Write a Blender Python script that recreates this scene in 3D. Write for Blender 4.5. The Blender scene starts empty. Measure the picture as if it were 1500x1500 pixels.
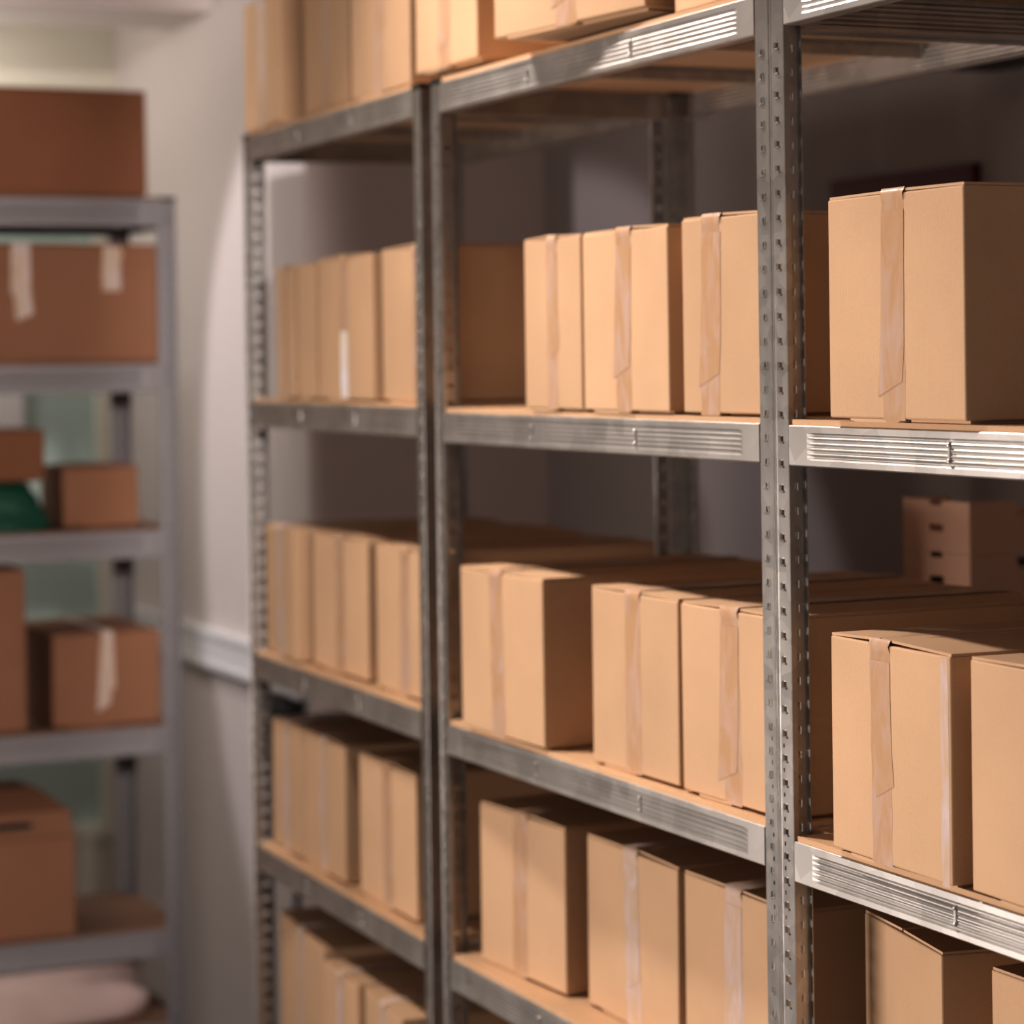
import bpy, bmesh, math, random
from mathutils import Vector, Matrix
C = bpy.context.scene
COL = C.collection
PI = math.pi
rnd = random.Random(7)

# ------------------------------------------------------------------ materials
def new_mat(name):
    m = bpy.data.materials.new(name); m.use_nodes = True
    nt = m.node_tree
    return m, nt, nt.nodes['Principled BSDF']

def lk(nt, a, b): nt.links.new(a, b)

def cardboard(name, col, var=0.12, rough=0.75, glue=False):
    m, nt, b = new_mat(name)
    N = nt.nodes
    tc = N.new('ShaderNodeTexCoord')
    oi = N.new('ShaderNodeObjectInfo')
    add = N.new('ShaderNodeVectorMath'); add.operation = 'ADD'
    lk(nt, tc.outputs['Object'], add.inputs[0])
    sc = N.new('ShaderNodeVectorMath'); sc.operation = 'SCALE'; sc.inputs['Scale'].default_value = 13.0
    comb = N.new('ShaderNodeCombineXYZ')
    for k in range(3): lk(nt, oi.outputs['Random'], comb.inputs[k])
    lk(nt, comb.outputs[0], sc.inputs[0]); lk(nt, sc.outputs[0], add.inputs[1])
    n1 = N.new('ShaderNodeTexNoise'); n1.inputs['Scale'].default_value = 7; n1.inputs['Detail'].default_value = 3
    lk(nt, add.outputs[0], n1.inputs['Vector'])
    n2 = N.new('ShaderNodeTexNoise'); n2.inputs['Scale'].default_value = 420; n2.inputs['Detail'].default_value = 2
    lk(nt, add.outputs[0], n2.inputs['Vector'])
    mix = N.new('ShaderNodeMix'); mix.data_type = 'RGBA'
    mix.inputs['A'].default_value = (*[c*(1-var) for c in col], 1)
    mix.inputs['B'].default_value = (*[min(1, c*(1+var)) for c in col], 1)
    lk(nt, n1.outputs['Fac'], mix.inputs['Factor'])
    mix2 = N.new('ShaderNodeMix'); mix2.data_type = 'RGBA'; mix2.blend_type = 'MULTIPLY'
    mix2.inputs['Factor'].default_value = 0.18
    lk(nt, mix.outputs['Result'], mix2.inputs['A']); lk(nt, n2.outputs['Color'], mix2.inputs['B'])
    hsv = N.new('ShaderNodeHueSaturation')
    mr = N.new('ShaderNodeMapRange'); mr.inputs['To Min'].default_value = 0.93; mr.inputs['To Max'].default_value = 1.07
    lk(nt, oi.outputs['Random'], mr.inputs['Value']); lk(nt, mr.outputs[0], hsv.inputs['Value'])
    lk(nt, mix2.outputs['Result'], hsv.inputs['Color'])
    lk(nt, hsv.outputs[0], b.inputs['Base Color'])
    b.inputs['Roughness'].default_value = rough
    b.inputs['Specular IOR Level'].default_value = 0.25
    # faint vertical corrugation
    wv = N.new('ShaderNodeTexWave'); wv.bands_direction = 'X'; wv.inputs['Scale'].default_value = 60; wv.inputs['Distortion'].default_value = 0.4
    lk(nt, tc.outputs['Object'], wv.inputs['Vector'])
    ad = N.new('ShaderNodeMath'); ad.operation = 'MULTIPLY_ADD'; ad.inputs[1].default_value = 0.10
    lk(nt, wv.outputs['Fac'], ad.inputs[0]); lk(nt, n1.outputs['Fac'], ad.inputs[2])
    bp = N.new('ShaderNodeBump'); bp.inputs['Strength'].default_value = 0.12; bp.inputs['Distance'].default_value = 0.004
    lk(nt, ad.outputs[0], bp.inputs['Height']); lk(nt, bp.outputs[0], b.inputs['Normal'])
    return m

def metal(name, col, r0=0.22, r1=0.42, scale=18, metallic=1.0, bump=0.15):
    m, nt, b = new_mat(name); N = nt.nodes
    tc = N.new('ShaderNodeTexCoord')
    mp = N.new('ShaderNodeMapping'); mp.inputs['Scale'].default_value = (1, 1, 0.35)
    lk(nt, tc.outputs['Object'], mp.inputs['Vector'])
    n = N.new('ShaderNodeTexNoise'); n.inputs['Scale'].default_value = scale; n.inputs['Detail'].default_value = 5
    lk(nt, mp.outputs[0], n.inputs['Vector'])
    v = N.new('ShaderNodeTexVoronoi'); v.inputs['Scale'].default_value = scale*3
    lk(nt, tc.outputs['Object'], v.inputs['Vector'])
    mr = N.new('ShaderNodeMapRange'); mr.inputs['To Min'].default_value = r0; mr.inputs['To Max'].default_value = r1
    lk(nt, n.outputs['Fac'], mr.inputs['Value']); lk(nt, mr.outputs[0], b.inputs['Roughness'])
    mx = N.new('ShaderNodeMix'); mx.data_type = 'RGBA'
    mx.inputs['A'].default_value = (*[c*0.82 for c in col], 1); mx.inputs['B'].default_value = (*[min(1, c*1.12) for c in col], 1)
    lk(nt, v.outputs['Color'], mx.inputs['Factor']); lk(nt, mx.outputs['Result'], b.inputs['Base Color'])
    b.inputs['Metallic'].default_value = metallic
    bp = N.new('ShaderNodeBump'); bp.inputs['Strength'].default_value = bump; bp.inputs['Distance'].default_value = 0.002
    lk(nt, n.outputs['Fac'], bp.inputs['Height']); lk(nt, bp.outputs[0], b.inputs['Normal'])
    return m

def plain(name, col, rough=0.6, var=0.06, scale=6, spec=0.4, bump=0.05, metallic=0):
    m, nt, b = new_mat(name); N = nt.nodes
    tc = N.new('ShaderNodeTexCoord')
    n = N.new('ShaderNodeTexNoise'); n.inputs['Scale'].default_value = scale; n.inputs['Detail'].default_value = 4
    lk(nt, tc.outputs['Object'], n.inputs['Vector'])
    mx = N.new('ShaderNodeMix'); mx.data_type = 'RGBA'
    mx.inputs['A'].default_value = (*[c*(1-var) for c in col], 1); mx.inputs['B'].default_value = (*[min(1, c*(1+var)) for c in col], 1)
    lk(nt, n.outputs['Fac'], mx.inputs['Factor']); lk(nt, mx.outputs['Result'], b.inputs['Base Color'])
    b.inputs['Roughness'].default_value = rough; b.inputs['Specular IOR Level'].default_value = spec
    b.inputs['Metallic'].default_value = metallic
    bp = N.new('ShaderNodeBump'); bp.inputs['Strength'].default_value = bump; bp.inputs['Distance'].default_value = 0.005
    lk(nt, n.outputs['Fac'], bp.inputs['Height']); lk(nt, bp.outputs[0], b.inputs['Normal'])
    return m

def tape_mat(name, col):
    m, nt, b = new_mat(name); N = nt.nodes
    tc = N.new('ShaderNodeTexCoord')
    oi = N.new('ShaderNodeObjectInfo')
    ad = N.new('ShaderNodeVectorMath'); ad.operation = 'ADD'
    cb = N.new('ShaderNodeCombineXYZ')
    mm = N.new('ShaderNodeMath'); mm.operation = 'MULTIPLY'; mm.inputs[1].default_value = 9
    lk(nt, oi.outputs['Random'], mm.inputs[0]); lk(nt, mm.outputs[0], cb.inputs['X']); lk(nt, mm.outputs[0], cb.inputs['Z'])
    lk(nt, tc.outputs['Object'], ad.inputs[0]); lk(nt, cb.outputs[0], ad.inputs[1])
    mp = N.new('ShaderNodeMapping'); mp.inputs['Scale'].default_value = (1, 1, 0.35)
    lk(nt, ad.outputs[0], mp.inputs['Vector'])
    n = N.new('ShaderNodeTexNoise'); n.inputs['Scale'].default_value = 38; n.inputs['Detail'].default_value = 4; n.inputs['Distortion'].default_value = 1.2
    lk(nt, mp.outputs[0], n.inputs['Vector'])
    cr = N.new('ShaderNodeValToRGB')
    cr.color_ramp.elements[0].position = 0.42; cr.color_ramp.elements[0].color = (*col, 1)
    cr.color_ramp.elements[1].position = 0.68; cr.color_ramp.elements[1].color = (col[0]*1.06, col[1]*1.22, col[2]*1.7, 1)
    lk(nt, n.outputs['Fac'], cr.inputs['Fac']); lk(nt, cr.outputs[0], b.inputs['Base Color'])
    b.inputs['Roughness'].default_value = 0.36
    b.inputs['Specular IOR Level'].default_value = 0.5
    bp = N.new('ShaderNodeBump'); bp.inputs['Strength'].default_value = 0.42; bp.inputs['Distance'].default_value = 0.004
    lk(nt, n.outputs['Fac'], bp.inputs['Height']); lk(nt, bp.outputs[0], b.inputs['Normal'])
    return m

M = {}
M['card'] = cardboard('kraft_cardboard', (0.62, 0.41, 0.255))
M['card_dark'] = cardboard('brown_cardboard', (0.26, 0.105, 0.052))  # albedo lowered so the weak light on the end unit sits in the colour
M['card_pink'] = cardboard('reddish_cardboard', (0.30, 0.14, 0.078))  # reddish tone, likewise darkened for the dim end unit
M['card_crate'] = cardboard('crate_cardboard', (0.62, 0.38, 0.27))
M['tape'] = tape_mat('brown_packing_tape', (0.49, 0.300, 0.172))
M['tape_pale'] = tape_mat('pale_packing_tape', (0.55, 0.39, 0.275))
M['tape_white'] = tape_mat('white_glossy_tape', (0.80, 0.72, 0.62))
M['board'] = cardboard('fibreboard', (0.62, 0.40, 0.24), rough=0.6)
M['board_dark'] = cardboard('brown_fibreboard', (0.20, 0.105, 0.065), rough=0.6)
M['steel'] = metal('galvanised_steel', (0.50, 0.48, 0.46), 0.30, 0.48)
M['steel_beam'] = metal('galvanised_beam_steel', (0.60, 0.575, 0.55), 0.36, 0.52, scale=9)
M['grey_paint'] = plain('grey_painted_steel', (0.27, 0.245, 0.25), 0.45, 0.05, 5, 0.5, metallic=0.3)
M['black'] = plain('black_plastic', (0.008, 0.008, 0.009), 0.4)
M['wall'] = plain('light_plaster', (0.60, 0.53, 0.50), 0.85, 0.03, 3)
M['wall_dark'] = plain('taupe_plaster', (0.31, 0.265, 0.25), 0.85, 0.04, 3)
M['wall_mid'] = plain('lightened_plaster', (0.62, 0.52, 0.48), 0.85, 0.03, 3)  # raised albedo makes up for the little light reaching the recess face
M['ceiling'] = plain('ceiling_plaster', (0.66, 0.58, 0.55), 0.9, 0.03, 3)
M['ceil_far'] = plain('far_ceiling_plaster', (0.66, 0.64, 0.60), 0.9, 0.03, 3)
M['wall_far'] = plain('pale_green_plaster', (0.74, 0.70, 0.60), 0.85, 0.04, 2)
M['floor'] = plain('grey_floor', (0.12, 0.11, 0.10), 0.5, 0.1, 2)
M['cream'] = plain('cream_paint', (0.72, 0.69, 0.60), 0.5, 0.03, 4)
M['teal'] = plain('teal_glass', (0.45, 0.56, 0.52), 0.4, 0.08, 2)
M['white'] = plain('white_plastic', (0.74, 0.72, 0.72), 0.4, 0.02, 4)
M['green_bag'] = plain('dark_green_film', (0.012, 0.075, 0.045), 0.3, 0.5, 14, 0.5, bump=0.6)
M['red'] = plain('dark_red_paint', (0.07, 0.002, 0.005), 0.5, 0.1)
M['paper'] = plain('white_paper', (0.62, 0.58, 0.58), 0.7, 0.03)
M['wrap'] = plain('pinkish_wrapping', (0.62, 0.46, 0.42), 0.5, 0.25, 9, 0.4, bump=0.5)
mg, nt, bg = new_mat('greenish_glass')
bg.inputs['Base Color'].default_value = (0.55, 0.75, 0.72, 1); bg.inputs['Roughness'].default_value = 0.12
bg.inputs['Transmission Weight'].default_value = 0.6; bg.inputs['IOR'].default_value = 1.45
M['glass'] = mg

# ------------------------------------------------------------------ helpers
def link_mesh(name, bm, mat, parent=None, loc=None, rz=0, smooth=False, bevel=0):
    me = bpy.data.meshes.new(name)
    bmesh.ops.recalc_face_normals(bm, faces=bm.faces[:])
    bm.to_mesh(me); bm.free()
    if smooth:
        for p in me.polygons: p.use_smooth = True
    me.materials.append(mat)
    o = bpy.data.objects.new(name, me); COL.objects.link(o)
    if parent: o.parent = parent
    if loc: o.location = loc
    o.rotation_euler[2] = rz
    if bevel:
        md = o.modifiers.new('bevel', 'BEVEL'); md.width = bevel; md.segments = 2; md.limit_method = 'ANGLE'
    return o

def box(bm, x0, x1, y0, y1, z0, z1):
    vs = [bm.verts.new((x, y, z)) for x in (x0, x1) for y in (y0, y1) for z in (z0, z1)]
    for f in ((0,1,3,2), (4,6,7,5), (0,4,5,1), (2,3,7,6), (0,2,6,4), (1,5,7,3)):
        bm.faces.new([vs[i] for i in f])
    return vs

def prism(bm, pts, a, b, axis='z'):
    def mk(p, t):
        if axis == 'z': return (p[0], p[1], t)
        if axis == 'y': return (p[0], t, p[1])
        return (t, p[0], p[1])
    lo = [bm.verts.new(mk(p, a)) for p in pts]; hi = [bm.verts.new(mk(p, b)) for p in pts]
    bm.faces.new(lo); bm.faces.new(hi[::-1]); n = len(pts)
    for i in range(n): bm.faces.new((lo[i], lo[(i+1) % n], hi[(i+1) % n], hi[i]))

def empty(name, loc, rz=0, label=None, cat=None, group=None):
    o = bpy.data.objects.new(name, None); COL.objects.link(o)
    o.location = loc; o.rotation_euler = (0, 0, rz); o.empty_display_size = 0.05
    tag(o, label, cat, group); return o

def tag(o, label=None, cat=None, group=None, kind=None):
    if label: o['label'] = label
    if cat: o['category'] = cat
    if group: o['group'] = group
    if kind: o['kind'] = kind
    return o

def struct(name, bm, mat, parent=None):
    o = link_mesh(name, bm, mat, parent)
    if not parent: o['kind'] = 'structure'
    return o

def slab(name, mat, *b, parent=None):
    bm = bmesh.new(); box(bm, *b); return struct(name, bm, mat, parent)

# ------------------------------------------------------------------ shelving
# local frame of a unit: x = along the front (0 = left end), y = depth (0 = front), z up
PITCH = 0.027
def plate_with_holes(bm, u0, u1, z0, z1, holes, th, place):
    """flat plate in (u,z) with rectangular holes (uc,zc,w,h) in columns that share u-range; thickness th"""
    cols = sorted(set([u0, u1] + [h[0]-h[2]/2 for h in holes] + [h[0]+h[2]/2 for h in holes]))
    zs = sorted(set([z0, z1] + [h[1]-h[3]/2 for h in holes] + [h[1]+h[3]/2 for h in holes]))
    cells = {}
    def ishole(u, z):
        for h in holes:
            if abs(u-h[0]) < h[2]/2 and abs(z-h[1]) < h[3]/2: return True
        return False
    hs = set()
    hz = {}
    for h in holes: hz.setdefault(round(h[0], 5), []).append(h)
    nC, nZ = len(cols)-1, len(zs)-1
    solid = [[True]*nZ for _ in range(nC)]
    for j in range(nZ):
        zm = (zs[j]+zs[j+1])/2
        near = [h for h in holes if abs(zm-h[1]) < h[3]/2]
        for i in range(nC):
            um = (cols[i]+cols[i+1])/2
            if any(abs(um-h[0]) < h[2]/2 for h in near): solid[i][j] = False
    V = {}
    def v(i, j, k):
        key = (i, j, k)
        if key not in V: V[key] = bm.verts.new(place(cols[i], zs[j], k*th))
        return V[key]
    for i in range(nC):
        for j in range(nZ):
            if not solid[i][j]: continue
            bm.faces.new((v(i,j,0), v(i+1,j,0), v(i+1,j+1,0), v(i,j+1,0)))
            bm.faces.new((v(i,j,1), v(i,j+1,1), v(i+1,j+1,1), v(i+1,j,1)))
            for (di, dj, a, b) in ((-1,0,(i,j),(i,j+1)), (1,0,(i+1,j),(i+1,j+1)), (0,-1,(i,j),(i+1,j)), (0,1,(i,j+1),(i+1,j+1))):
                ni, nj = i+di, j+dj
                if ni < 0 or nj < 0 or ni >= nC or nj >= nZ or not solid[ni][nj]:
                    bm.faces.new((v(*a,0), v(*b,0), v(*b,1), v(*a,1)))

def make_upright_mesh(H, fw=0.029, sd=0.034, splice=1.33):
    """corner at (0,0), front flange along +x, side flange along +y"""
    bm = bmesh.new(); t = 0.0013
    zc = [0.03+PITCH*k for k in range(int((H-0.05)/PITCH))]
    zc = [z for z in zc if z < H-0.01]
    fh = [(fw*0.56, z, 0.0055, 0.0065) for z in zc]
    # small rivet holes grouped by the splice and the top
    dz = [z for z in zc if splice-0.12 < z < splice+0.10 or z > H-0.06]
    fh2 = fh + [(fw*0.40, z+PITCH/2, 0.0032, 0.0045) for z in dz]
    plate_with_holes(bm, 0, fw, 0, H, fh2, t, lambda u, z, k: (u, k, z))
    sh = [(sd*0.70, z, 0.009, 0.0085) for z in zc]
    plate_with_holes(bm, t, sd, 0, H, sh, t, lambda u, z, k: (k, u, z))
    for z in zc:
        prism(bm, [(-0.0002, z-0.0052), (-0.0024, z-0.0044), (-0.0020, z-0.0026), (-0.0002, z-0.0026)], fw*0.56-0.0028, fw*0.56+0.0040, 'x')
        prism(bm, [(fw*0.56-0.0046, -0.0002), (fw*0.56-0.0042, -0.0022), (fw*0.56-0.0028, -0.0002)], z-0.004, z+0.004)
    # returned lips, slightly rounded
    prism(bm, [(fw, 0.0002), (fw+0.0012, 0.0002), (fw+0.0012, 0.007), (fw, 0.007)], 0, H)
    prism(bm, [(0.0, sd), (0.0008, sd+0.0022), (0.003, sd+0.003), (0.007, sd+0.003), (0.007, sd+0.0017), (0.0032, sd+0.0017), (0.0013, sd)], 0, H)
    # raised swage line along the front bend
    prism(bm, [(0.0012, -0.0009), (0.0032, -0.0009), (0.0040, 0.0), (0.0004, 0.0)], 0, H)
    # splice sleeve behind the flange
    box(bm, 0.002, 0.006, t, 0.004, splice-0.05, splice+0.05)
    return bm

def beam_mesh(L, h=0.042, lip=0.014, ribs=5, amp=0.0015, flat=0.05, side=False):
    """beam along +x from 0..L, outer face at y=0 facing -y, top at z=0"""
    bm = bmesh.new()
    nz = 44; th = 0.0012
    prof = []
    for k in range(nz+1):
        s = k/nz; z = -s*h
        w = max(0.0, math.sin((s-0.16)/(0.70)*PI*ribs*1.0)) if 0.16 < s < 0.86 else 0
        w = abs(math.sin((s-0.16)/0.70*PI*ribs)) if 0.16 < s < 0.86 else 0
        prof.append((z, w))
    xs = [0, flat*0.75, flat, L/3-0.002, L/3+0.002, L*2/3-0.002, L*2/3+0.002, L-flat, L-flat*0.75, L]
    if side: xs = [0, flat*0.5, flat*0.7, L-flat*0.7, L-flat*0.5, L]
    rows = []
    for i, x in enumerate(xs):
        a = 0.0 if i in (0, 1, len(xs)-1, len(xs)-2) else amp
        row = [bm.verts.new((x, lip, -0.0006)), bm.verts.new((x, 0.0016, 0)), bm.verts.new((x, 0.0005, -0.0006))]
        row += [bm.verts.new((x, a*w, z-0.0012)) for z, w in prof]
        row += [bm.verts.new((x, 0.0006, -h-0.002)), bm.verts.new((x, 0.002, -h-0.0028)), bm.verts.new((x, lip*1.4, -h-0.0024))]
        rows.append(row)
    for i in range(len(xs)-1):
        for k in range(len(rows[0])-1):
            bm.faces.new((rows[i][k], rows[i+1][k], rows[i+1][k+1], rows[i][k+1]))
    return bm

def tab_mesh(h=0.042):
    bm = bmesh.new()
    prism(bm, [(-0.0016, -0.0008), (0.0016, -0.0008), (0.0022, 0.0012), (-0.0022, 0.0012)], -h*0.78, -h*0.28)
    for z in (-h*0.72, -h*0.34):
        bmesh.ops.create_uvsphere(bm, u_segments=8, v_segments=6, radius=0.0026, matrix=Matrix.Translation((0, -0.0004, z)))
    return bm

def board_mesh(L, D, t, nx=0.034, ny=0.038, inset=0.0025):
    bm = bmesh.new()
    g = inset
    p = [(nx, g), (L-nx, g), (L-nx, ny), (L-g-0.003, ny), (L-g-0.003, D-ny), (L-nx, D-ny), (L-nx, D-g), (nx, D-g), (nx, D-ny), (g+0.003, D-ny), (g+0.003, ny), (nx, ny)]
    prism(bm, p, -t, 0)
    return bm

def solidify(o, t=0.0012):
    md = o.modifiers.new('thickness', 'SOLIDIFY'); md.thickness = t; md.offset = -1
    return o

UP = {}
def shelving_unit(name, loc, rz, L, D, H, shelves, label, steel, beam_steel, bh=0.042, group=None, board_up=0.006, bars=True, up_h=None, fw=0.029, board='board'):
    loc = (loc[0], loc[1], FZ); H = H-FZ; shelves = [z-FZ for z in shelves]
    root = empty(name, loc, rz, label, 'shelving', group)
    key = (round(H, 3), steel.name)
    if key not in UP:
        o = link_mesh('upright', make_upright_mesh(H, fw), steel)
        cb = bmesh.new()
        prism(cb, [(-0.001, -0.0015), (0.034, -0.0015), (0.034, 0.009), (0.008, 0.009), (0.008, 0.039), (-0.001, 0.039)], H-0.006, H+0.002)
        UP[key] = (o.data, None, cb)
        cap = link_mesh('end_cap', cb, M['black'])
        UP[key] = (o.data, cap.data)
        bpy.data.objects.remove(o); bpy.data.objects.remove(cap)
    um, cm = UP[key]
    # four uprights mirrored into the corners
    for (x, y, sx, sy) in ((0, 0, 1, 1), (L, 0, -1, 1), (0, D, 1, -1), (L, D, -1, -1)):
        u = bpy.data.objects.new('upright', um); COL.objects.link(u); u.parent = root
        u.location = (x, y, 0); u.scale = (sx, sy, 1)
        c = bpy.data.objects.new('end_cap', cm); COL.objects.link(c); c.parent = u
        c['label'] = 'black plastic end cap'
    bml = beam_mesh(L-2*0.034+0.004, bh); bms = beam_mesh(D-2*0.036+0.004, bh, side=True)
    bo = link_mesh('beam', bml, beam_steel); so = link_mesh('side_beam', bms, beam_steel); to = link_mesh('beam_tab', tab_mesh(bh), steel)
    bd = link_mesh('shelf_board', board_mesh(L, D, 0.009), M[board])
    barb = bmesh.new(); prism(barb, [(-0.012, 0), (0.012, 0), (0.012, -0.0015), (0.0015, -0.0015), (0.0015, -0.018), (-0.0015, -0.018), (-0.0015, -0.0015), (-0.012, -0.0015)], 0.004, D-0.004, 'y')
    bar = link_mesh('support_bar', barb, steel)
    LM, SM, TM, DM, BM = bo.data, so.data, to.data, bd.data, bar.data
    for o in (bo, so, to, bd, bar): bpy.data.objects.remove(o)
    def inst(nm, me, par, l, r=0, sol=False):
        o = bpy.data.objects.new(nm, me); COL.objects.link(o); o.parent = par
        o.location = l; o.rotation_euler[2] = r
        if sol: solidify(o)
        return o
    for z in shelves:
        for (l, r) in (((0.032, -0.0006, z), 0), ((L-0.032, D+0.0006, z), PI)):
            b = inst('beam', LM, root, l, r, True)
            for q in (1/3, 2/3):
                inst('beam_tab', TM, b, ((L-0.064)*q, 0, 0))
        inst('side_beam', SM, root, (-0.0006, D-0.034, z), -PI/2, True)
        inst('side_beam', SM, root, (L+0.0006, 0.034, z), PI/2, True)
        inst('shelf_board', DM, root, (0, 0, z+board_up))
        if bars:
            for q in (1/3, 2/3): inst('support_bar', BM, root, (L*q, 0, z+board_up-0.0095))
    return root

# heights of the shelves above the floor; camera height is 1.45
ZC = 1.45
FZ = -0.40        # floor level
SH = [ZC+0.4054, ZC-0.0762, ZC-0.5317, ZC-0.8747, 0.20]
SH1 = [SH[0]+0.0058, SH[1]+0.0049, SH[2]+0.002, SH[3]-0.0036, 0.20]
UD = 0.42
def u_front(u, y):
    return {1: 1.3534+0.02475*y, 2: 1.43, 3: 1.4287-0.00557*y}[u]
U_Y = {1: (4.462, 3.546), 2: (3.474, 2.484), 3: (2.456, 1.470)}
U_TOP = {1: SH1[0]+0.004, 2: SH[0]+0.004, 3: SH[0]+0.02}
U_LABEL = {
 1: 'galvanised steel boltless shelving unit at the far end beside the pale wall, narrowest in view',
 2: 'galvanised steel boltless shelving unit in the middle of the row, between the two double uprights',
 3: 'galvanised steel boltless shelving unit nearest the camera, cut off by the right edge'}
for u in (1, 2, 3):
    ya, yb = U_Y[u]
    xa, xb = u_front(u, ya), u_front(u, yb)
    L = math.hypot(ya-yb, xa-xb)
    ang = math.atan2(yb-ya, xb-xa)          # local +x runs toward the camera (-Y)
    H = SH[0]+0.004 if u != 1 else SH1[0]+0.002
    shelving_unit('shelving_unit', (xa, ya, 0), ang, L, UD, H, SH1 if u == 1 else SH, U_LABEL[u], M['steel'], M['steel_beam'],
                  group='galvanised shelving units in the right hand row')

# unit standing across the end of the aisle
LS = [1.812, 1.449, 1.084, 0.652, 0.205, 0.0]
LX0, LX1, LY = 0.64, 1.628, 5.45
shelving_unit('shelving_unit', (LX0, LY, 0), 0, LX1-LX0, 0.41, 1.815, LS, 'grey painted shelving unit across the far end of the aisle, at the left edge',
              M['grey_paint'], M['grey_paint'], bh=0.058, bars=False, fw=0.041, board='board_dark')

# ------------------------------------------------------------------ cartons
def tape_strip(parent, mat, pts, z_list, yoff, name='packing_tape', pale=False):
    pass

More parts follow.
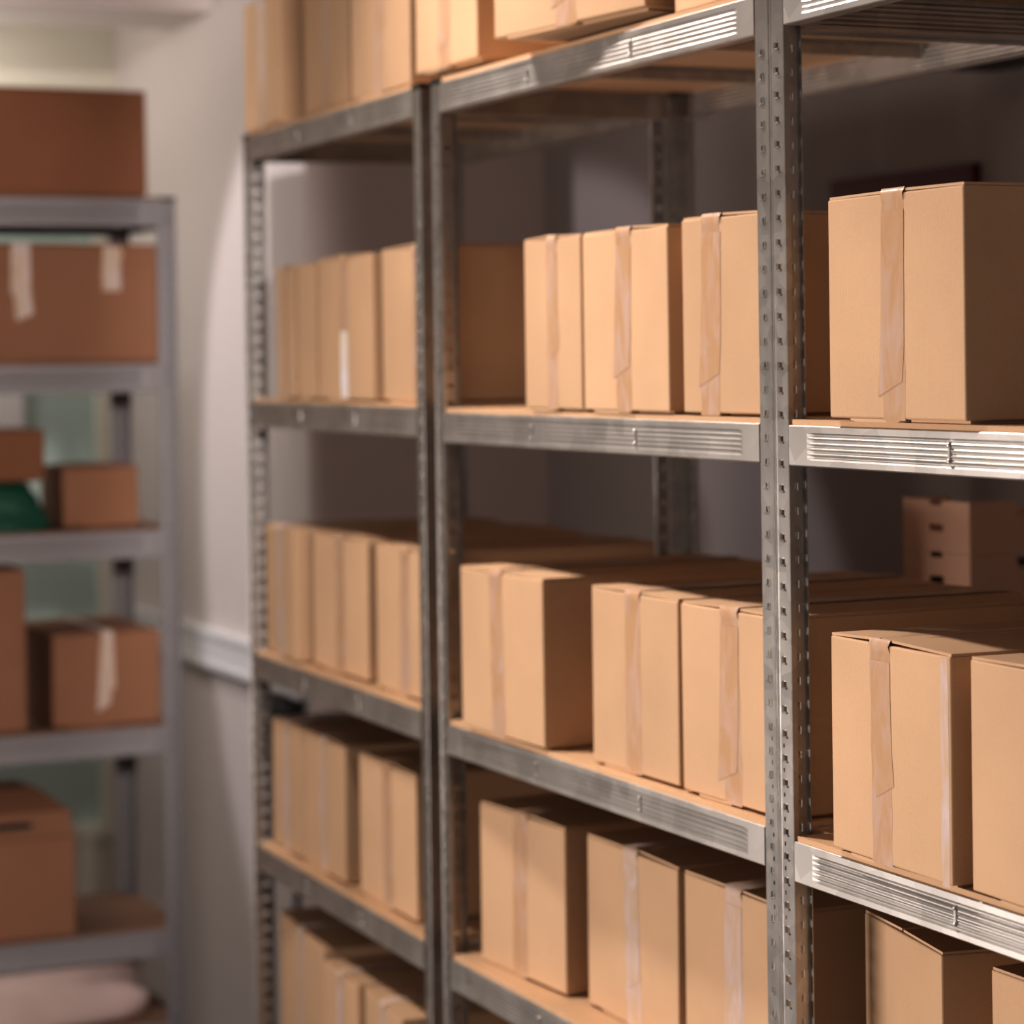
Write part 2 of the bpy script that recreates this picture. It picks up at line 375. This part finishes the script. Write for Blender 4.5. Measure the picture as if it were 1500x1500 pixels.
def carton(loc, rz, w, d, h, label, group=None, mat='card', tape='tape', tape_u=0.5, tw=0.041, seed=0, flaps=True,
           tape_len=1.0, cat='box', lift=0.0, name='cardboard_box', gap=0.0018, second=None, second_w=None, second_t=None, second_top=0.0, bottom=True):
    """local x = width (centre 0), y = depth (front at 0 facing -y), z from 0"""
    r = random.Random(seed*31+5)
    root = empty(name, loc, rz, label, cat, group)
    b0 = 0.0035 if bottom else 0.0
    t = 0.003
    bm = bmesh.new()
    # slightly bulging, slightly out of square body
    NX, NZ, NY = 6, 6, 6
    bul = r.uniform(0.0001, 0.0004); sk = r.uniform(-0.0025, 0.0025)
    hb = h-t
    def P(x, y, z):
        fx = 1-(2*x/w)**2; fz = 1-(2*(z-b0)/(hb-b0)-1)**2; fy = 1-(2*y/d-1)**2
        yy = y; xx = x
        if y < 1e-6: yy -= bul*max(fx, 0)*max(fz, 0)
        if abs(abs(x)-w/2) < 1e-6: xx += math.copysign(bul*fy*fz, x)
        xx += sk*(z/h-0.5)
        return (xx, yy, z)
    V = {}
    def vv(i, j, k):
        if (i, j, k) not in V:
            V[(i, j, k)] = bm.verts.new(P(-w/2+w*i/NX, d*j/NY, b0+(hb-b0)*k/NZ))
        return V[(i, j, k)]
    for i in range(NX):
        for k in range(NZ):
            for j in (0, NY): bm.faces.new((vv(i,j,k), vv(i+1,j,k), vv(i+1,j,k+1), vv(i,j,k+1)))
    for j in range(NY):
        for k in range(NZ):
            for i in (0, NX): bm.faces.new((vv(i,j,k), vv(i,j+1,k), vv(i,j+1,k+1), vv(i,j,k+1)))
    for i in range(NX):
        for j in range(NY):
            for k in (0, NZ): bm.faces.new((vv(i,j,k), vv(i+1,j,k), vv(i+1,j+1,k), vv(i,j+1,k)))
    link_mesh('carton_body', bm, M[mat], root, bevel=0.002)
    # top flaps meeting at the seam under the tape
    um = w*(tape_u-0.5)
    for sgn in (-1, 1):
        if not flaps: break
        bm = bmesh.new()
        xo = sgn*(w/2-0.0006); xi = um+sgn*gap
        li = r.uniform(0.0, 0.0035); y0 = r.uniform(0.0008, 0.003); y1 = d-0.002
        z = hb
        n = 5
        lo = []; hi = []
        for k in range(n+1):
            x = xi+(xo-xi)*k/n
            dzl = li*(1-k/n)
            lo.append((x, z+0.0001+dzl)); hi.append((x, z+t*0.95+dzl))
        pts = lo+hi[::-1]
        prism(bm, pts, y0, y1, 'y')
        link_mesh('top_flap', bm, M[mat], root)
    if bottom:
        bm = bmesh.new()
        a, b = -w/2+r.uniform(0.01, 0.05), um+r.uniform(0.0, 0.02)
        prism(bm, [(a, 0.0012), (a+0.01, 0.0), (b-0.006, 0.0), (b, 0.0012), (b, b0), (a, b0)], r.uniform(-0.001, 0.001), d-0.01, 'y')
        box(bm, b+0.004, w/2-0.01, 0.012, d-0.01, 0.0, b0)
        link_mesh('bottom_flap', bm, M[mat], root)
    # tape: over the top seam and down the front, in irregular pieces
    def strip(path, cu, width, jit, off, nm='packing_tape', mt=None):
        bm = bmesh.new(); prev = None
        for (kk, (yy, zz, ny, nz)) in enumerate(path):
            c = cu + jit[kk % len(jit)]
            wj = width*(1+0.05*math.sin(kk*2.1+seed))
            wr = 0.0006*math.sin(kk*1.7+seed*2)
            row = []
            for q in range(5):
                x = c-wj/2+wj*q/4
                bl = off+0.00003*math.sin(q*1.9+kk*1.3+seed)+(bul*(1-(2*x/w)**2)*(1-(2*(zz-b0)/(h-b0)-1)**2) if ny < 0 else 0)
                row.append(bm.verts.new((x+sk*(zz/h-0.5), yy+ny*bl, zz+nz*bl)))
            if prev:
                for q in range(4): bm.faces.new((prev[q], prev[q+1], row[q+1], row[q]))
            prev = row
        o = link_mesh(nm, bm, M[mt or tape], root, smooth=True)
        return o
    if tape:
        top = [(d*(1-k/8)*0.995+0.002, h+0.0028, 0, 1) for k in range(8)]
        zend = h*(1-tape_len)+0.002
        fr = [(-0.0016, h-0.004, -1, 0.2)]
        n = 9
        fr += [(0, h-0.012-(h-0.012-zend)*k/n, -1, 0) for k in range(n+1)]
        sl = r.uniform(-0.006, 0.006)
        js = [0]*len(top) + [sl*k/n for k in range(n+2)]
        strip(top+[(0.001, h+0.0022, -0.3, 1)]+fr, um, tw, js+[sl], 0.0001)
        if r.random() < 0.65:
            # second overlapping layer
            zc = h*r.uniform(0.35, 0.7); sl2 = r.uniform(-0.011, 0.011)
            fr2 = [(0, h-0.006-(h-0.006-zc)*k/5, -1, 0) for k in range(6)]
            side = r.choice((-1, 1))
            bm = bmesh.new()
            z0, z1 = zc, max(zc-0.06-r.uniform(0, 0.05), 0.03); hw = tw/2
            q = [(-hw, h-0.02), (hw, h-0.02), (hw+side*0.002, (z0+z1)/2+0.02), (hw+side*0.006, z1+0.012), (-hw+side*0.010, z1-0.004), (-hw+side*0.004, z0)]
            vs = [bm.verts.new((um+x, -0.0004-bul, z)) for x, z in q]
            bm.faces.new(vs)
            link_mesh('packing_tape', bm, M[tape], root)
    if second:
        u2, l2 = second
        zt = h-0.004-h*second_top; fr = [(0, zt-(h*l2)*k/6, -1, 0) for k in range(7)]
        strip(fr, w*(u2-0.5), second_w or tw, [r.uniform(-0.002, 0.004)*(0.2 if second_w else 1) for _ in range(7)], 0.00025, mt=second_t)
    return root

BZ = 0.006
def place(u, s, yl, yr, il, ir, label, h=0.231, d=0.39, raise_=0.0, group=None, **kw):
    """carton on shelf s of unit u; front face runs from (yl, inset il) to (yr, inset ir)"""
    xa, xb = u_front(u, yl)+il, u_front(u, yr)+ir
    w = math.hypot(yl-yr, xa-xb)
    ang = math.atan2(yr-yl, xb-xa)
    z = (SH1 if u == 1 else SH)[s]+BZ+raise_
    place.n += 1
    return carton(((xa+xb)/2, (yl+yr)/2, z+0.0003), ang, w-0.002, d, h, label, group=group, seed=place.n, **kw)
place.n = 0
G = ['cartons on the top shelves', 'cartons on the second shelves', 'cartons on the third shelves', 'cartons on the fourth shelves', 'cartons on the lowest visible shelf']
# top shelf, far unit
place(1, 0, 4.452, 4.235, 0.0, 0.0, 'kraft carton at the far end of the top shelf, with pale tape', group=G[0], tape='tape_pale')
place(1, 0, 4.205, 3.965, 0.035, 0.035, 'kraft carton on the top shelf, second from the far end of the row', group=G[0])
place(1, 0, 3.875, 3.60, 0.006, 0.006, 'kraft carton on the top shelf just left of the double black-capped uprights', group=G[0])
place(1, 0, 3.562, 3.325, 0.0, 0.005, 'kraft carton on the top shelf above the double black-capped uprights', group=G[0], raise_=0.008)
# top shelf, middle unit
place(2, 0, 3.13, 2.775, -0.05, -0.004, 'wide kraft carton overhanging the front of the top shelf, middle unit', group=G[0], d=0.33, raise_=0.013, tw=0.05)
place(2, 0, 2.745, 2.50, 0.02, 0.02, 'kraft carton on the top shelf left of the nearest uprights, cut by the top edge', group=G[0])
place(3, 0, 2.36, 2.11, 0.02, 0.02, 'kraft carton on the top shelf of the nearest unit, first from its uprights', group=G[0])
place(3, 0, 2.09, 1.84, 0.03, 0.02, 'kraft carton on the top shelf of the nearest unit, second from its uprights', group=G[0])
# second shelf
place(1, 1, 4.275, 4.172, 0.0, 0.0, 'narrow kraft carton farthest along the second shelf of the far unit', group=G[1], tw=0.022)
place(1, 1, 4.160, 4.055, 0.0, 0.0, 'narrow plain kraft carton second from the far end of the second shelf', group=G[1], tape=None)
place(1, 1, 4.045, 3.770, 0.0, 0.0, 'kraft carton with a long white glossy tape streak low on its front', group=G[1], tape_len=0.55, h=0.236, second=(0.49, 0.46), second_top=0.50, second_w=0.032, second_t='tape_white')
place(1, 1, 3.760, 3.554, 0.012, 0.012, 'kraft carton at the near end of the far unit on the second shelf', group=G[1], tape_u=0.78, h=0.240)
place(2, 1, 3.154, 2.975, 0.0, 0.0, 'narrow kraft carton leftmost on the second shelf of the middle unit', group=G[1], tw=0.03)
place(2, 1, 2.971, 2.733, 0.0, 0.0, 'kraft carton in the middle of the second shelf of the middle unit, ragged tape', group=G[1])
place(2, 1, 2.698, 2.520, 0.0, 0.01, 'kraft carton with lifted flap on the second shelf, just left of the nearest uprights', group=G[1], tape_u=0.38, h=0.235)
place(3, 1, 2.330, 2.078, -0.006, -0.006, 'large sharp kraft carton alone on the second shelf of the nearest unit', group=G[1], tape_u=0.5, h=0.236)
# third shelf
place(1, 2, 4.425, 4.194, 0.02, 0.001, 'kraft carton at the far end of the third shelf, its front corner jutting forward', group=G[2], tape='tape_pale')
place(1, 2, 4.155, 3.880, 0.022, 0.024, 'kraft carton in the middle of the third shelf of the far unit', group=G[2])
place(1, 2, 3.825, 3.555, 0.019, 0.018, 'kraft carton on the third shelf of the far unit, partly behind double uprights', group=G[2])
place(2, 2, 3.367, 3.102, -0.010, -0.002, 'kraft carton set apart at the left of the third shelf, middle unit, brightly lit top', group=G[2], tape_u=0.44)
place(2, 2, 2.985, 2.748, 0.013, 0.015, 'kraft carton in the middle of the third shelf of the middle unit', group=G[2], tape_u=0.49)
place(2, 2, 2.735, 2.500, 0.012, 0.016, 'kraft carton with glossy wrinkled tape on the third shelf beside the nearest uprights', group=G[2], tape_u=0.5)
place(3, 2, 2.337, 2.104, -0.005, -0.011, 'kraft carton with a pale right edge, first on the third shelf of the nearest unit', group=G[2], tape_u=0.43, tw=0.039, second=(0.955, 0.98), second_w=0.014, second_t='tape_pale')
place(3, 2, 2.082, 1.84, -0.004, -0.012, 'kraft carton at the right edge of the photo on the third shelf', group=G[2], tape=None)
# fourth shelf
place(1, 3, 4.40, 4.225, 0.02, 0.02, 'kraft carton farthest along the fourth shelf of the far unit', group=G[3], tape='tape_pale', tw=0.03)
place(1, 3, 4.22, 3.989, 0.02, 0.018, 'kraft carton in the middle of the fourth shelf of the far unit, pale tape', group=G[3], tape='tape_pale', tw=0.03)
place(1, 3, 3.927, 3.663, 0.021, 0.022, 'kraft carton at the near end of the fourth shelf of the far unit', group=G[3])
place(2, 3, 3.390, 3.137, 0.025, 0.042, 'kraft carton leftmost on the fourth shelf of the middle unit', group=G[3])
place(2, 3, 3.090, 2.825, 0.052, 0.050, 'kraft carton in the middle of the fourth shelf of the middle unit, pale tape', group=G[3], tape='tape_pale')
place(2, 3, 2.812, 2.540, 0.052, 0.050, 'kraft carton on the fourth shelf beside the nearest uprights', group=G[3], tape='tape_pale', tape_u=0.47)
place(3, 3, 2.440, 2.228, 0.097, 0.057, 'kraft carton with a bent top edge on the fourth shelf of the nearest unit', group=G[3], tape=None, h=0.2495)
place(3, 3, 2.155, 1.90, 0.067, 0.067, 'kraft carton in the bottom right corner of the photo', group=G[3], tape=None, h=0.2495)
# lowest visible shelf of the far unit
place(1, 4, 4.40, 4.06, 0.03, 0.0, 'wide kraft carton far left on the lowest visible shelf', group=G[4], h=0.252, tape='tape_pale')
place(1, 4, 4.02, 3.83, -0.015, -0.02, 'kraft carton with glossy tape second on the lowest visible shelf', group=G[4], h=0.245, tape='tape_pale', tw=0.03)
place(1, 4, 3.825, 3.60, -0.01, -0.03, 'kraft carton third on the lowest visible shelf, cut off by the bottom edge', group=G[4], h=0.245, tape='tape_pale', tw=0.03)

# cartons on the end unit (fronts face the camera)
def lplace(s, x0, x1, inset, h, d, label, mat='card_dark', z=0.0, rz=0.0, **kw):
    place.n += 1
    return carton(((x0+x1)/2, LY+inset, LS[s]+0.0063+z), rz, x1-x0, d, h, label, mat=mat, seed=place.n, group='brown cartons on the end shelving unit', **kw)
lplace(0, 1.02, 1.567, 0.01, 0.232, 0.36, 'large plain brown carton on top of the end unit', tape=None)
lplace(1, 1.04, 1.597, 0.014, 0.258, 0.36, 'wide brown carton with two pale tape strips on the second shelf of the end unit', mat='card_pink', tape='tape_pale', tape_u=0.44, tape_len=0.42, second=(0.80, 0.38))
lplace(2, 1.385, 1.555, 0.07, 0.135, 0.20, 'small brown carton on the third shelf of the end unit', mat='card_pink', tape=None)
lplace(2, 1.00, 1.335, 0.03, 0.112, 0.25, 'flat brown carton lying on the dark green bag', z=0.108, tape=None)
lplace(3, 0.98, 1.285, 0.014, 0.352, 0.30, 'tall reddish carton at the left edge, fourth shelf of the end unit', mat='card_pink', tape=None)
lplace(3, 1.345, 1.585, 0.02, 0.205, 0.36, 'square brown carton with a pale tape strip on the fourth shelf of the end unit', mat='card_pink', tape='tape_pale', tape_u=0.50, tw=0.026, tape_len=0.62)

# archive box with hipped lid, fifth shelf
def archive_box():
    root = empty('archive_box', (1.23, LY+0.01, LS[4]+0.0065), 0.0, 'open-topped brown archive box with sloping lid and hand hole, left edge', 'box')
    w, d, h = 0.31, 0.34, 0.215
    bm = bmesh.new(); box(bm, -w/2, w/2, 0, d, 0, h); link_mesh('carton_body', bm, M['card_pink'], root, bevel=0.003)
    bm = bmesh.new()
    b = [(-w/2, 0), (w/2, 0), (w/2, d), (-w/2, d)]
    tp = [(-w/2+0.05, 0.11), (w/2-0.055, 0.11), (w/2-0.075, d-0.11), (-w/2+0.05, d-0.11)]
    lo = [bm.verts.new((x, y, h+0.001)) for x, y in b]; md_ = [bm.verts.new((x*0.97, y+(0.01 if y < .1 else -0.01), h+0.055)) for x, y in b]
    hi = [bm.verts.new((x, y, h+0.095)) for x, y in tp]
    for A, B in ((lo, md_), (md_, hi)):
        for i in range(4): bm.faces.new((A[i], A[(i+1) % 4], B[(i+1) % 4], B[i]))
    bm.faces.new(hi); bm.faces.new(lo[::-1])
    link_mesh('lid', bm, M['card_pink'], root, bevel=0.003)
    bm = bmesh.new(); prism(bm, [(-0.035+0.02*math.cos(a), 0.028+0.007*math.sin(a)) for a in [PI/2+PI*k/8 for k in range(9)]] + [(0.035+0.02*math.cos(a), 0.028+0.007*math.sin(a)) for a in [-PI/2+PI*k/8 for k in range(9)]], -0.0005, 0.004, 'y')
    o = link_mesh('hand_hole', bm, M['black'], root, loc=(0.01, 0.003, h+0.002))
    o.rotation_euler = (0, 0, 0)
archive_box()

# green bag under the flat carton
def lumpy(name, mat, cx, cy, z0, sx, sy, sz, label, cat, taper=0.3, seed=1, amp=0.05):
    bm = bmesh.new()
    bmesh.ops.create_cube(bm, size=2)
    bmesh.ops.subdivide_edges(bm, edges=bm.edges[:], cuts=9, use_grid_fill=True)
    r = random.Random(seed)
    ph = [r.uniform(0, 6) for _ in range(9)]
    for v in bm.verts:
        x, y, z = v.co
        q = 1-taper*(z+1)/2
        rr = 1-0.10*(abs(x)**4*abs(y)**4)-0.06*(abs(z)**6)*(abs(x)**3)
        n = amp*(math.sin(x*5+ph[0])*math.sin(z*4+ph[1])+0.6*math.sin(y*9+ph[2]+x*3)+0.5*math.sin(z*11+x*7+ph[3]))
        v.co = (x*sx*q*rr*(1+n), y*sy*q*rr*(1+n), sz*(z+1)*(1+(n*0.6 if -0.95 < z < 0.95 else 0)))
    o = link_mesh(name, bm, mat, None, (cx, cy, z0), smooth=True)
    return tag(o, label, cat)
lumpy('plastic_bag', M['green_bag'], 1.175, LY+0.19, LS[2]+0.0065, 0.20, 0.16, 0.0525, 'dark green plastic bag under the flat carton on the end unit', 'bag', 0.28, 3)
lumpy('wrapped_parcel', M['wrap'], 1.20, LY+0.20, LS[5]+0.0065, 0.38, 0.18, 0.078, 'pinkish wrapped parcel on the lowest shelf of the end unit', 'parcel', 0.12, 5, 0.02)

# ------------------------------------------------------------------ crates behind
def crate(loc, rz, label, group):
    root = empty('cardboard_crate', loc, rz, label, 'crate', group)
    w, d, h, t = 0.17, 0.38, 0.074, 0.004
    bm = bmesh.new()
    def side(L, place_, hole_w, cut_w, cut_z):
        # wall with a hand slot and a cut-out in the top edge
        for (a, b, z0, z1) in ((0, L, 0, h*0.40), (0, L/2-hole_w/2, h*0.40, h*0.54), (L/2+hole_w/2, L, h*0.40, h*0.54), (0, L, h*0.54, h*cut_z), (0, L/2-cut_w/2, h*cut_z, h), (L/2+cut_w/2, L, h*cut_z, h)):
            place_(a, b, z0, z1)
    side(w, lambda a, b, z0, z1: box(bm, -w/2+a, -w/2+b, 0, t, z0, z1), 0.036, 0.030, 0.90)
    side(w, lambda a, b, z0, z1: box(bm, -w/2+a, -w/2+b, d-t, d, z0, z1), 0.036, 0.030, 0.90)
    side(d-2*t, lambda a, b, z0, z1: box(bm, -w/2, -w/2+t, t+a, t+b, z0, z1), 0.055, 0.22, 0.70)
    side(d-2*t, lambda a, b, z0, z1: box(bm, w/2-t, w/2, t+a, t+b, z0, z1), 0.055, 0.22, 0.70)
    link_mesh('crate_wall', bm, M['card_crate'], root)
    bm = bmesh.new(); box(bm, -w/2+t, w/2-t, t, d-t, 0, 0.004); link_mesh('crate_floor', bm, M['card_crate'], root)
    return root
first = crate((2.05, 3.10, FZ+0.0005), -PI/2, 'brown cardboard crate with hand holes in the stack behind the shelving', 'cardboard crates stacked behind the nearest unit')
NCR = 22
for k in range(1, NCR):
    c = first.copy(); COL.objects.link(c); c.location.z = FZ+0.0005+0.0745*k
    if k == NCR-1: c['label'] = 'topmost brown cardboard crate with hand holes behind the shelving'
    for ch in list(first.children):
        q = ch.copy(); COL.objects.link(q); q.parent = c

# ------------------------------------------------------------------ room
CZ = 2.95
slab('floor', M['floor'], -3.2, 2.9, -1.5, 9.6, FZ-0.05, FZ)
slab('ceiling', M['ceiling'], -3.2, 2.9, -1.5, 6.18, CZ, CZ+0.05)
bm = bmesh.new()
prism(bm, [(1.95, 5.51), (2.9, 5.51), (2.9, 9.2), (1.95, 9.2)], FZ, CZ)
struct('wall_right', bm, M['wall'])
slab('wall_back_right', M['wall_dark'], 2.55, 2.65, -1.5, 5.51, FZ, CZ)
slab('wall_recess', M['wall_mid'], 1.951, 2.55, 5.500, 5.509, FZ, CZ)
slab('wall_bulkhead', M['ceiling'], -3.2, 1.95, 6.18, 6.55, ZC+0.885, CZ)
slab('ceiling_far', M['ceil_far'], -3.2, 1.95, 6.55, 7.2, ZC+1.0, ZC+1.05)
slab('wall_far', M['wall_far'], -3.2, 1.95, 7.1, 7.2, FZ, ZC+1.0)
slab('trim_1', M['cream'], -3.2, 1.95, 7.06, 7.1, ZC+0.70, ZC+0.76)
bm = bmesh.new(); box(bm, 1.928, 1.95, 5.515, 7.1, ZC-0.765, ZC-0.680); box(bm, 1.922, 1.95, 5.515, 7.1, ZC-0.690, ZC-0.676); box(bm, 1.922, 1.95, 5.515, 7.1, ZC-0.769, ZC-0.755)
struct('trim_2', bm, M['white'])
# window in the far wall seen through the end unit
bm = bmesh.new()
box(bm, 1.872, 1.915, 7.05, 7.0995, 0.12, ZC+0.55); box(bm, 1.10, 1.142, 7.05, 7.0995, 0.12, ZC+0.55)
for z in (0.12, ZC-0.78, ZC+0.51): box(bm, 1.142, 1.872, 7.055, 7.0995, z, z+0.035)
wf = struct('window_1', bm, M['cream'])
bm = bmesh.new(); box(bm, 1.142, 1.872, 7.085, 7.0995, 0.155, ZC-0.78); box(bm, 1.142, 1.872, 7.085, 7.0995, ZC-0.745, ZC+0.51)
o = link_mesh('glass_pane', bm, M['teal'], wf)
bm = bmesh.new(); box(bm, 1.40, 1.665, 7.06, 7.084, ZC-0.175, ZC+0.02)
o = link_mesh('white_panel', bm, M['white'], bevel=0.003); tag(o, 'white panel on the far window, above the flat carton and green bag', 'panel')

# things on the walls
bm = bmesh.new(); prism(bm, [(5.54, ZC-0.93), (5.72, ZC-0.93), (5.72, ZC-0.785), (5.54, ZC-0.785)], 1.90, 1.9495, 'x')
o = link_mesh('socket_box', bm, M['black'], bevel=0.004); tag(o, 'black electrical box on the pale wall under the far unit shelf', 'electrical box')
bm = bmesh.new()
box(bm, 1.938, 1.9495, 5.60, 5.612, FZ+0.01, ZC-0.932)
o = link_mesh('wall_conduit', bm, M['black']); tag(o, 'thin dark conduit running down the pale wall below the black box', 'conduit')
bm = bmesh.new(); box(bm, 2.53, 2.5495, 3.70, 4.17, ZC+0.10, ZC+0.328)
r = link_mesh('wall_sign', bm, M['red'], bevel=0.002); tag(r, 'dark red sign on the back wall behind the large near carton', 'sign')
bm = bmesh.new(); box(bm, 2.46, 2.5495, 2.9, 3.66, ZC+0.48, ZC+0.75)
o = link_mesh('wall_cabinet', bm, M['black'], bevel=0.004); tag(o, 'black box mounted high on the back wall, upper right', 'wall box')
bm = bmesh.new(); box(bm, 2.540, 2.55, 4.14, 4.32, ZC-0.195, ZC+0.09)
o = link_mesh('paper_notice', bm, M['paper']); tag(o, 'white paper notice on the back wall behind the nearest uprights', 'notice')

# ------------------------------------------------------------------ lights
def area(name, loc, target, sx, sy, power, col, spread=None):
    l = bpy.data.lights.new(name, 'AREA'); l.shape = 'RECTANGLE'; l.size = sx; l.size_y = sy; l.energy = power; l.color = col
    if spread: l.spread = spread
    o = bpy.data.objects.new(name, l); COL.objects.link(o); o.location = loc
    o.rotation_euler = (Vector(target)-Vector(loc)).to_track_quat('-Z', 'Y').to_euler()
    return o
area('key_lamp', (0.90, 3.55, 2.88), (0.95, 2.4, 0), 0.12, 0.3, 23, (1.0, 0.89, 0.82), math.radians(105))
area('fill_lamp', (-1.9, 3.4, 0.55), (1.5, 1.9, 1.1), 1.8, 0.6, 42, (1.0, 0.89, 0.82), math.radians(105))
pl = bpy.data.lights.new('far_room_fill', 'POINT'); pl.energy = 15; pl.shadow_soft_size = 0.12; pl.color = (1.0, 0.97, 0.93)
po = bpy.data.objects.new('far_room_fill', pl); COL.objects.link(po); po.location = (0.95, 6.70, 2.0)  # unseen point light added to brighten far wall, ceiling and bulkhead underside
def spot(name, loc, target, power, size, blend, soft, col):
    sp = bpy.data.lights.new(name, 'SPOT'); sp.energy = power; sp.spot_size = math.radians(size); sp.spot_blend = blend; sp.shadow_soft_size = soft; sp.color = col
    o = bpy.data.objects.new(name, sp); COL.objects.link(o); o.location = loc
    o.rotation_euler = (Vector(target)-o.location).to_track_quat('-Z', 'Y').to_euler()
    return o
spot('wall_spot', (-0.3, 6.1, ZC+1.40), (2.55, 5.3, ZC-0.7), 150, 36, 0.15, 0.04, (0.97, 0.94, 1.0))
spot('aisle_fill_spot', (0.75, 0.3, 1.9), (1.12, 5.45, 1.12), 520, 32, 0.5, 0.15, (1.0, 0.92, 0.87)).scale = (0.42, 1, 1)  # added fill with no fitting, cone narrowed to reach only the end unit
spot('pale_wall_fill', (0.92, 3.3, 2.8), (1.95, 6.02, 0.22), 260, 88, 0.7, 0.12, (1.0, 0.94, 0.92)).scale = (0.105, 1, 1)  # added light, squeezed to a slit that brightens the pale wall
spot('bulkhead_fill', (-0.2, 3.4, 2.5), (1.0, 6.18, 2.50), 170, 60, 0.8, 0.05, (1.0, 0.92, 0.88)).scale = (1, 0.28, 1)  # flattened cone added only to lift the bulkhead, no fixture there

w = bpy.data.worlds.new('world'); C.world = w; w.use_nodes = True
bgn = w.node_tree.nodes['Background']; bgn.inputs['Color'].default_value = (0.9, 0.78, 0.72, 1); bgn.inputs['Strength'].default_value = 0.42

# ------------------------------------------------------------------ camera
F, CY, YAW, PITCHC, ROLL = 3740.3, 535.2, 0.4206, -0.0025, -0.0136
fw = Vector((math.sin(YAW)*math.cos(PITCHC), math.cos(YAW)*math.cos(PITCHC), math.sin(PITCHC)))
rt = Vector((math.cos(YAW), -math.sin(YAW), 0)); up = rt.cross(fw)
c, s = math.cos(ROLL), math.sin(ROLL)
r2 = c*rt+s*up; u2 = -s*rt+c*up
cd = bpy.data.cameras.new('camera'); cam = bpy.data.objects.new('camera', cd); COL.objects.link(cam)
cam.matrix_world = Matrix(((r2.x, u2.x, -fw.x, 0), (r2.y, u2.y, -fw.y, 0), (r2.z, u2.z, -fw.z, ZC), (0, 0, 0, 1)))
cd.sensor_width = 36; cd.lens = F/1500*36
cd.shift_y = (CY-750)/1500      # the horizon sits above the middle of the frame
cd.clip_start = 0.05
cd.dof.use_dof = True; cd.dof.focus_distance = 2.65; cd.dof.aperture_fstop = 3.7
C.camera = cam
C.view_settings.view_transform = 'Standard'
C.view_settings.look = 'None'
C.view_settings.exposure = 0.02
C.view_settings.gamma = 0.86
